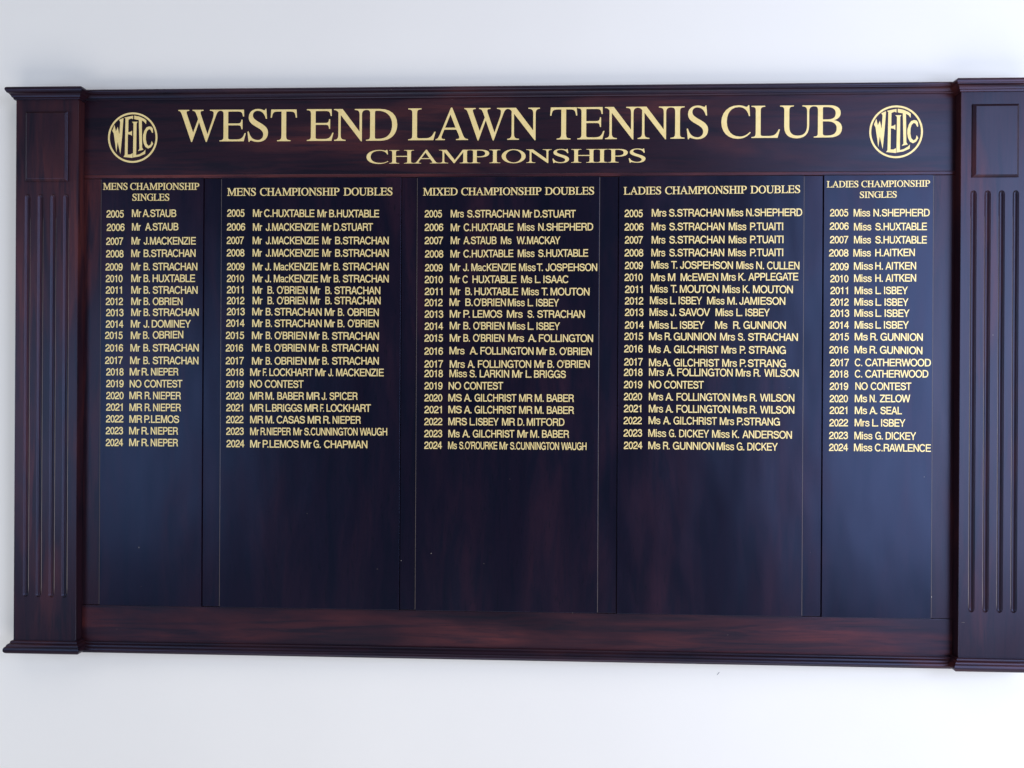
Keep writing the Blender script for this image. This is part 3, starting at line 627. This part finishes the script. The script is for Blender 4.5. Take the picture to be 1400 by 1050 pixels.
  [('2018',-190.8,-148.2,38.5,38.8,16.8),('Miss',-133.2,-93.3,38.8,38.8,16.8),('S.',-87.2,-71.6,38.7,38.7,16.8),('LARKIN',-63.9,3.2,38.7,38.6,16.8),('Mr',10.2,34.3,38.6,38.5,16.8),('L.',41.0,54.0,38.5,38.5,16.8),('BRIGGS',60.0,132.2,38.5,38.3,16.8)],
  [('2019',-190.6,-149.0,10.5,10.7,16.9),('NO',-135.0,-106.5,10.5,10.7,16.9),('CONTEST',-99.8,-10.3,10.7,11.2,16.9)],
  [('2020',-190.5,-149.2,-16.9,-16.7,16.8),('MS',-135.5,-104.8,-16.6,-16.5,16.8),('A.',-99.7,-82.5,-16.5,-16.5,16.8),('GILCHRIST',-75.4,20.0,-16.5,-16.3,16.8),('MR',26.4,56.5,-16.3,-16.2,16.8),('M.',61.9,82.2,-16.2,-16.2,16.8),('BABER',89.4,150.8,-16.1,-16.0,16.8)],
  [('2021',-190.3,-150.3,-44.0,-43.7,16.8),('MS',-135.3,-104.6,-43.6,-43.6,16.8),('A.',-99.5,-82.3,-43.6,-43.6,16.8),('GILCHRIST',-75.3,20.2,-43.6,-43.4,16.8),('MR',26.5,56.6,-43.4,-43.4,16.8),('M.',62.0,82.3,-43.4,-43.3,16.8),('BABER',89.6,150.9,-43.3,-43.3,16.8)],
  [('2022',-190.5,-149.2,-71.4,-71.1,16.8),('MRS',-135.2,-92.7,-71.0,-71.0,16.8),('L.ISBEY',-86.3,-20.0,-71.0,-70.9,16.8),('MR',-12.4,17.1,-70.8,-70.8,16.8),('D.',23.2,38.1,-70.8,-70.8,16.8),('MITFORD',44.1,129.6,-70.8,-70.6,16.8)],
  [('2023',-190.4,-149.1,-98.9,-98.5,16.8),('Ms',-135.0,-109.1,-98.7,-98.6,16.8),('A.',-103.1,-85.8,-98.6,-98.5,16.8),('GILCHRIST',-79.1,16.0,-98.5,-98.0,16.8),('Mr',22.7,47.4,-98.0,-97.9,16.8),('M.',52.2,72.2,-97.9,-97.8,16.8),('BABER',78.8,140.2,-97.7,-97.5,16.8)],
  [('2024',-190.2,-149.6,-125.6,-125.3,16.8),('Ms',-135.5,-115.4,-125.5,-125.5,16.8),("S.O'ROURKE",-109.9,-22.9,-125.4,-125.3,16.8),('Mr',-17.8,1.5,-125.3,-125.3,16.8),('S.CUNNINGTON',6.3,117.6,-125.3,-125.1,16.8),('WAUGH',122.6,179.8,-125.1,-125.0,16.8)],
 ]),
 ([('LADIES', 260.5, 345.0, 454.4, 454.9, 16.9), ('CHAMPIONSHIP', 353.9, 536.6, 454.9, 456.0, 16.9), ('DOUBLES', 544.8, 655.2, 456.0, 456.7, 16.8)], [
  [('2005',263.0,304.0,403.6,403.4,16.9),('Mrs',324.3,357.0,404.4,404.4,16.9),('S.STRACHAN',363.0,485.9,404.4,404.5,16.9),('Miss',492.5,529.0,404.5,404.6,16.9),('N.SHEPHERD',535.6,660.1,404.6,404.7,16.9)],
  [('2006',263.2,305.8,372.9,372.8,16.9),('Mrs',324.2,355.6,373.4,373.4,16.9),('S.STRACHAN',363.8,487.3,373.3,373.2,16.9),('Miss',496.8,536.1,373.2,373.2,16.9),('P.TUAITI',544.6,618.0,373.2,373.1,16.9)],
  [('2007',264.0,304.4,343.5,343.4,16.9),('Mrs',324.4,355.1,343.4,343.4,16.9),('S.STRACHAN',364.0,487.5,343.5,343.7,16.9),('Miss',497.0,536.6,343.7,343.8,16.9),('P.TUAITI',544.8,618.8,343.8,343.9,16.9)],
  [('2008',263.5,305.8,314.4,314.3,16.9),('Mrs',323.9,355.0,314.3,314.4,16.9),('S.STRACHAN',364.1,487.0,314.4,314.6,16.9),('Miss',496.2,535.8,314.6,314.6,16.9),('P.TUAITI',544.9,618.4,314.6,314.7,16.9)],
  [('2009',264.3,305.0,285.6,285.6,16.9),('Miss',324.0,362.4,286.9,286.6,16.9),('T.',368.4,382.3,286.6,286.5,16.9),('JOSPEHSON',388.4,506.7,286.5,285.8,16.9),('Miss',514.3,552.3,285.7,285.5,16.9),('N.',558.6,575.9,285.5,285.4,16.9),('CULLEN',582.8,654.5,285.3,284.9,16.9)],
  [('2010',263.8,304.8,258.8,258.8,16.9),('Mrs',323.6,355.3,258.5,258.6,16.9),('M',361.6,377.8,258.7,258.8,16.9),('McEWEN',389.8,473.8,258.8,259.3,16.9),('Mrs',480.7,513.2,259.3,259.5,16.9),('K.',519.1,534.6,259.5,259.6,16.9),('APPLEGATE',541.2,652.2,259.6,260.2,16.9)],
  [('2011',264.9,304.7,231.6,231.6,16.9),('Miss',322.1,361.1,232.6,232.4,16.9),('T.',367.8,381.7,232.4,232.4,16.9),('MOUTON',388.3,476.5,232.3,232.0,16.9),('Miss',484.0,522.8,232.0,231.8,16.9),('K.',529.0,544.1,231.8,231.7,16.9),('MOUTON',551.7,640.4,231.7,231.3,16.9)],
  [('2012',264.7,306.1,205.4,205.4,16.9),('Miss',321.3,360.6,206.4,206.3,16.9),('L.',366.6,379.3,206.3,206.2,16.9),('ISBEY',385.6,438.1,206.2,206.0,16.9),('Miss',449.5,488.3,206.0,205.8,16.9),('M.',494.6,516.0,205.8,205.7,16.9),('JAMIESON',521.3,623.7,205.7,205.3,16.9)],
  [('2013',264.9,306.8,179.5,179.6,16.9),('Miss',320.5,360.8,179.9,179.9,16.9),('J.',366.8,380.4,179.9,179.8,16.9),('SAVOV',387.0,456.2,179.8,179.7,16.9),('Miss',468.5,507.6,179.7,179.7,16.9),('L.',514.9,528.1,179.6,179.6,16.9),('ISBEY',535.3,589.3,179.6,179.5,16.9)],
  [('2014',265.0,307.6,150.7,150.8,16.9),('Miss',320.7,363.8,150.8,150.8,16.9),('L.',369.2,382.8,150.9,150.9,16.9),('ISBEY',389.1,443.8,150.9,150.9,16.9),('Ms',467.8,494.9,150.9,150.9,16.9),('R.',508.1,523.5,150.9,151.0,16.9),('GUNNION',530.7,625.2,151.0,151.0,16.9)],
  [('2015',263.9,306.2,125.1,125.2,16.9),('Ms',319.5,349.0,125.0,124.9,16.9),('R.',355.0,369.6,124.9,124.8,16.9),('GUNNION',375.0,469.2,124.8,124.6,16.9),('Mrs',478.9,512.3,124.6,124.5,16.9),('S.',518.6,533.7,124.5,124.4,16.9),('STRACHAN',541.3,652.0,124.4,124.2,16.9)],
  [('2016',263.8,305.4,97.0,97.1,16.9),('Ms',319.4,346.0,96.2,96.1,16.9),('A.',352.0,369.1,96.1,96.0,16.9),('GILCHRIST',375.8,475.0,96.0,95.5,16.9),('Mrs',482.2,515.6,95.5,95.4,16.9),('P.',523.2,536.1,95.3,95.3,16.9),('STRANG',543.0,625.5,95.3,94.9,16.9)],
  [('2017',263.9,305.6,67.2,67.4,16.9),('Ms',319.8,347.1,65.9,65.8,16.9),('A.',349.0,367.4,65.8,65.8,16.9),('GILCHRIST',375.3,477.4,65.7,65.5,16.9),('Mrs',484.0,516.7,65.5,65.4,16.9),('P.',523.3,537.2,65.4,65.3,16.9),('STRANG',541.0,626.0,65.3,65.1,16.9)],
  [('2018',263.4,305.7,43.6,43.8,16.9),('Mrs',320.0,353.3,44.2,44.1,16.9),('A.',359.3,376.4,44.1,44.0,16.9),('FOLLINGTON',383.4,507.4,44.0,43.7,16.9),('Mrs',514.3,547.7,43.7,43.6,16.9),('R.',554.3,569.3,43.6,43.5,16.9),('WILSON',577.8,654.3,43.5,43.3,16.9)],
  [('2019',263.6,305.2,15.8,16.0,16.9),('NO',319.8,348.0,15.8,15.8,16.9),('CONTEST',354.1,442.9,15.8,15.8,16.9)],
  [('2020',263.7,304.7,-11.4,-11.2,16.9),('Mrs',320.0,352.0,-11.4,-11.5,16.9),('A.',357.4,374.2,-11.5,-11.6,16.9),('FOLLINGTON',382.1,501.4,-11.6,-12.0,16.9),('Mrs',508.0,540.1,-12.0,-12.2,16.9),('R.',546.1,561.2,-12.2,-12.2,16.9),('WILSON',568.7,644.9,-12.2,-12.5,16.9)],
  [('2021',263.9,303.0,-38.6,-38.3,16.9),('Mrs',320.1,352.1,-38.5,-38.6,16.9),('A.',357.5,374.3,-38.6,-38.7,16.9),('FOLLINGTON',382.2,501.6,-38.7,-39.0,16.9),('Mrs',508.2,540.3,-39.1,-39.2,16.9),('R.',546.2,561.3,-39.2,-39.2,16.9),('WILSON',568.9,645.0,-39.2,-39.5,16.9)],
  [('2022',263.4,304.1,-65.8,-65.5,16.9),('Ms',319.6,345.9,-65.0,-65.2,16.9),('A.',352.0,369.1,-65.2,-65.3,16.9),('GILCHRIST',375.7,472.7,-65.3,-65.7,16.9),('Mrs',479.3,511.2,-65.7,-65.9,16.9),('P.STRANG',517.8,613.2,-65.9,-66.3,16.9)],
  [('2023',263.5,305.2,-93.9,-93.6,16.9),('Miss',319.1,359.1,-93.8,-94.0,16.9),('G.',365.7,380.9,-94.0,-94.1,16.9),('DICKEY',388.5,455.5,-94.2,-94.6,16.9),('Miss',462.2,501.2,-94.6,-94.8,16.9),('K.',507.2,522.3,-94.8,-94.9,16.9),('ANDERSON',529.9,640.0,-95.0,-95.6,16.9)],
  [('2024',264.3,305.9,-122.0,-121.7,16.9),('Ms',319.3,346.2,-121.9,-122.0,16.9),('R.',352.6,367.2,-122.0,-122.0,16.9),('GUNNION',374.4,466.7,-122.0,-122.4,16.9),('Miss',472.7,511.5,-122.4,-122.5,16.9),('G.',517.4,534.1,-122.5,-122.6,16.9),('DICKEY',541.0,608.8,-122.6,-122.8,16.9)],
 ]),
 ([('LADIES', 714.2, 784.0, 468.6, 469.0, 14.1), ('CHAMPIONSHIP', 790.5, 941.3, 469.0, 469.8, 14.0), ('SINGLES', 786.9, 868.4, 444.9, 445.5, 14.0)], [
  [('2005',721.6,761.9,403.9,403.8,16.5),('Miss',773.9,810.1,403.4,403.4,16.5),('N.SHEPHERD',817.5,941.1,403.4,403.3,16.5)],
  [('2006',721.2,763.0,373.9,373.8,16.5),('Miss',774.7,812.8,372.2,372.3,16.5),('S.HUXTABLE',821.7,935.2,372.3,372.5,16.5)],
  [('2007',721.9,762.3,343.5,343.5,16.5),('Miss',774.9,812.3,343.2,343.0,16.5),('S.HUXTABLE',821.8,935.3,343.0,342.6,16.5)],
  [('2008',719.9,763.0,313.8,313.8,16.5),('Miss',773.8,812.2,313.5,313.8,16.5),('H.AITKEN',822.0,908.9,313.9,314.6,16.5)],
  [('2009',722.9,763.5,283.2,283.2,16.5),('Miss',775.2,816.9,284.1,284.3,16.5),('H.',822.1,838.7,284.3,284.4,16.5),('AITKEN',844.5,911.8,284.4,284.7,16.5)],
  [('2010',723.0,763.3,256.0,256.0,16.5),('Miss',775.6,814.3,256.7,257.0,16.5),('H.',822.3,838.8,257.0,257.1,16.5),('AITKEN',844.7,912.0,257.2,257.7,16.5)],
  [('2011',723.5,762.3,229.4,229.5,16.5),('Miss',777.0,816.0,229.5,229.5,16.5),('L.',823.1,835.0,229.6,229.6,16.5),('ISBEY',841.8,894.1,229.6,229.6,16.5)],
  [('2012',723.6,763.9,203.5,203.6,16.5),('Miss',776.5,817.7,203.9,203.6,16.5),('L.',823.2,835.8,203.6,203.5,16.5),('ISBEY',843.1,895.5,203.5,203.2,16.5)],
  [('2013',723.8,765.3,178.5,178.6,16.5),('Miss',776.7,817.8,178.9,178.8,16.5),('L.',823.3,835.9,178.8,178.8,16.5),('ISBEY',843.3,898.0,178.7,178.6,16.5)],
  [('2014',722.4,764.8,152.0,152.1,16.5),('Miss',777.4,818.0,152.2,152.3,16.5),('L.',823.5,835.4,152.3,152.3,16.5),('ISBEY',841.9,896.7,152.3,152.5,16.5)],
  [('2015',723.1,765.0,125.8,125.9,16.5),('Ms',777.6,806.4,125.9,125.8,16.5),('R.',812.3,827.9,125.8,125.7,16.5),('GUNNION',834.4,927.3,125.7,125.2,16.5)],
  [('2016',721.7,763.6,96.4,96.5,16.5),('Ms',777.1,805.1,97.2,96.8,16.5),('R.',810.9,826.5,96.8,96.6,16.5),('GUNNION',833.3,926.6,96.5,95.3,16.5)],
  [('2017',724.1,765.3,67.9,68.1,16.5),('C.',778.2,794.5,68.2,68.2,16.5),('CATHERWOOD',801.2,945.4,68.2,68.3,16.5)],
  [('2018',723.0,764.2,42.3,42.5,16.5),('C.',778.3,794.6,42.6,42.7,16.5),('CATHERWOOD',801.4,940.0,42.7,43.4,16.5)],
  [('2019',723.1,764.0,14.8,15.0,16.5),('NO',779.7,807.0,15.1,15.1,16.5),('CONTEST',813.5,902.9,15.1,15.2,16.5)],
  [('2020',723.0,763.6,-13.0,-12.8,16.5),('Ms',778.6,805.7,-12.7,-12.5,16.5),('N.',811.5,826.2,-12.5,-12.4,16.5),('ZELOW',833.6,900.6,-12.3,-11.9,16.5)],
  [('2021',723.1,762.2,-39.3,-39.0,16.5),('Ms',778.8,805.8,-39.2,-39.2,16.5),('A.',811.0,828.2,-39.2,-39.2,16.5),('SEAL',835.2,882.4,-39.2,-39.1,16.5)],
  [('2022',722.6,763.9,-67.1,-66.8,16.5),('Mrs',778.6,811.2,-66.7,-66.7,16.5),('L.',817.3,830.5,-66.7,-66.7,16.5),('ISBEY',836.9,890.2,-66.7,-66.8,16.5)],
  [('2023',722.2,764.0,-95.6,-95.2,16.5),('Miss',778.2,817.8,-95.7,-95.8,16.5),('G.',824.2,840.8,-95.8,-95.8,16.5),('DICKEY',847.2,913.9,-95.8,-95.9,16.5)],
  [('2024',722.3,764.2,-122.4,-122.1,16.5),('Miss',777.4,817.6,-122.3,-122.3,16.5),('C.RAWLENCE',823.4,946.4,-122.3,-122.4,16.5)],
 ]),
]
TITLE = [('WEST', -768.2, -489.7, 582.3, 581.2, 73.1), ('END', -466.7, -257.1, 581.6, 580.9, 73.0), ('LAWN', -231.7, 70.1, 581.6, 581.0, 72.9), ('TENNIS', 93.4, 450.2, 581.1, 581.3, 73.0), ('CLUB', 479.7, 748.2, 581.6, 581.8, 72.5)]
SUBTITLE = [('CHAMPIONSHIPS', -327.8, 309.9, 528.4, 528.0, 30.7)]

bm = bmesh.new()
for w in TITLE: put_serif(bm, w, -TH, 0.955)
finish_text('title_lettering', bm, root)
bm = bmesh.new()
for w in SUBTITLE: put_serif(bm, w, -TH, 0.95)
finish_text('subtitle_lettering', bm, root)

YP = -0.003
NAMES = ['mens singles', 'mens doubles', 'mixed doubles', 'ladies doubles', 'ladies singles']
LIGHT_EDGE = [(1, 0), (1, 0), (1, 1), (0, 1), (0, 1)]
for (x0, x1), (heads, rows), nm, (el, er) in zip(PANELS, PANEL_TEXT, NAMES, LIGHT_EDGE):
    p = board('name_panel', x0, x1, YP, 0.006, ZB, ZT, WOOD_P, root, 0.0006)
    p['label'] = 'dark panel listing the %s champions in gold' % nm
    bm = bmesh.new()
    for w in heads: put_serif(bm, w, YP - TH, 0.96, 9.0)
    finish_text('heading_lettering', bm, p)
    for row in rows:
        bm = bmesh.new()
        put_sans(bm, row[0], YP - TH)
        finish_text('year_lettering', bm, p)
        bm = bmesh.new()
        for w in row[1:]: put_sans(bm, w, YP - TH)
        finish_text('winner_lettering', bm, p)
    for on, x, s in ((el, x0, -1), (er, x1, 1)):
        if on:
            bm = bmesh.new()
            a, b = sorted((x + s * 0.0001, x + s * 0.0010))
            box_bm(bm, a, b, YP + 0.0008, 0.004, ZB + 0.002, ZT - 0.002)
            from_bm('pale_edge', bm, PALE_BROWN, p)  # thin paler strip along this side of the panel

# ------------------------------------------------------------------ club emblems: a ring round the interlaced letters
EMB = {
 'W': [(175, 412), (212, 316), (237, 425), (268, 348), (298, 480), (312, 262), (292, 228), (366, 196), (345, 500), (316, 805), (268, 600), (247, 772), (200, 455)],
 'E': [(382, 190), (532, 160), (532, 218), (500, 205), (452, 226), (450, 440), (490, 430), (515, 412), (515, 500), (490, 480), (443, 472), (440, 815), (490, 815), (527, 792), (527, 872), (370, 855), (393, 822), (402, 210)],
 'L': [(512, 262), (610, 262), (592, 290), (588, 826), (650, 810), (718, 768), (748, 735), (742, 805), (640, 848), (535, 866), (540, 290)],
 'T': [(552, 158), (640, 175), (720, 210), (760, 242), (755, 305), (722, 262), (682, 240), (690, 700), (712, 735), (618, 758), (645, 720), (632, 232), (575, 222), (552, 215)],
 'C': [(872, 380), (850, 350), (810, 342), (765, 358), (728, 415), (706, 490), (704, 560), (718, 630), (748, 690), (795, 716), (843, 692), (880, 635), (854, 588), (838, 648), (803, 672), (768, 635), (753, 560), (755, 480), (772, 420), (805, 388), (832, 396), (862, 452), (876, 446)],
}
def emblem(cx, cz, r):
    N = 96
    bm = bmesh.new()
    ro, ri = r, r * 0.928
    V = []
    for rr, y in ((ro, 0.0004), (ro, -TH), (ri, -TH), (ri, 0.0004)):
        V.append([bm.verts.new((cx + rr * math.cos(2 * math.pi * i / N), y, cz + rr * math.sin(2 * math.pi * i / N))) for i in range(N)])
    for a, b in zip(V, V[1:]):
        for i in range(N):
            bm.faces.new((a[i], a[(i + 1) % N], b[(i + 1) % N], b[i]))
    ring = finish_text('emblem_ring', bm, root)
    for ch, pts in EMB.items():
        me = curve_mesh([[[p, None, None] for p in pts]], 1)
        vs, fs = flat_data(me)
        bm = bmesh.new()
        add_flat(bm, vs, fs, lambda u, v: (cx + (u - 527) / 425 * r, cz - (v - 530) / 425 * r), -TH)
        finish_text('emblem_letter', bm, ring)
emblem(-0.8760, 0.5918, 0.0585)
emblem(0.8676, 0.5934, 0.0590)

# ------------------------------------------------------------------ small chips in the varnish
def chip(x, z, y, w, h, mat):
    bm = bmesh.new()
    n = 7
    vs = [bm.verts.new((x + w * math.cos(2 * math.pi * i / n) * random.uniform(.6, 1), y - 0.0002, z + h * math.sin(2 * math.pi * i / n) * random.uniform(.6, 1))) for i in range(n)]
    bk = [bm.verts.new((v.co.x, y + 0.0004, v.co.z)) for v in vs]
    bm.faces.new(vs)
    for i in range(n): bm.faces.new((vs[i], bk[i], bk[(i + 1) % n], vs[(i + 1) % n]))
    return from_bm('varnish_chip', bm, mat, root)
chip(-0.8544, -0.3603, -0.003, 0.0006, 0.0022, CHIP)
chip(-0.8487, -0.4511, -0.003, 0.0007, 0.0007, PALE_BROWN)
chip(-0.6622, -0.2906, 0, 0.0009, 0.0010, CHIP)
chip(0.5672, 0.5014, 0, 0.0008, 0.0008, CHIP)
chip(0.9496, -0.4463, -0.003, 0.0008, 0.0024, CHIP)
chip(0.2350, 0.3324, 0, 0.0009, 0.0022, DARK_MARK)
chip(1.0092, -0.4965, -0.022, 0.0050, 0.0005, PALE_BROWN)
chip(0.6836, -0.3518, 0, 0.0005, 0.0006, PALE_BROWN)
chip(-0.9137, 0.6784, 0, 0.0014, 0.0008, PALE_BROWN)
chip(-0.2686, 0.6930, -0.0135, 0.0030, 0.0005, PALE_BROWN)
chip(-0.1312, 0.6743, 0, 0.0012, 0.0006, PALE_BROWN)
chip(0.6335, 0.0190, -0.003, 0.0008, 0.0006, PALE_BROWN)
chip(0.1854, 0.4398, -0.003, 0.0008, 0.0016, DARK_MARK)
chip(-0.2425, -0.3830, 0, 0.0008, 0.0009, CHIP)
chip(-0.1730, -0.3646, -0.003, 0.0009, 0.0010, CHIP)
chip(-0.0522, -0.3863, -0.003, 0.0010, 0.0007, PALE_BROWN)
chip(0.1507, -0.4955, -0.003, 0.0007, 0.0008, CHIP)
chip(0.9322, -0.1786, -0.003, 0.0008, 0.0008, CHIP)
chip(1.0697, 0.1375, -0.022, 0.0009, 0.0011, CHIP)
chip(0.0061, -0.1929, -0.003, 0.0008, 0.0005, PALE_BROWN)
chip(-0.2967, -0.4023, -0.003, 0.0022, 0.0004, PALE_BROWN)
chip(-0.4602, -0.2768, -0.003, 0.0016, 0.0004, PALE_BROWN)
chip(-0.9070, -0.5515, 0, 0.0008, 0.0005, PALE_BROWN)
chip(0.5005, -0.5402, 0, 0.0015, 0.0004, PALE_BROWN)
bm = bmesh.new()
box_bm(bm, 0.4835, 0.4850, YW - 0.0004, YW + 0.001, -0.6390, -0.6310)
bmesh.ops.rotate(bm, verts=bm.verts, cent=(0.484, YW, -0.635), matrix=Matrix.Rotation(math.radians(38), 3, 'Y'))
from_bm('scuff', bm, plain('grey_scuff', (0.35, 0.35, 0.38)), wall)
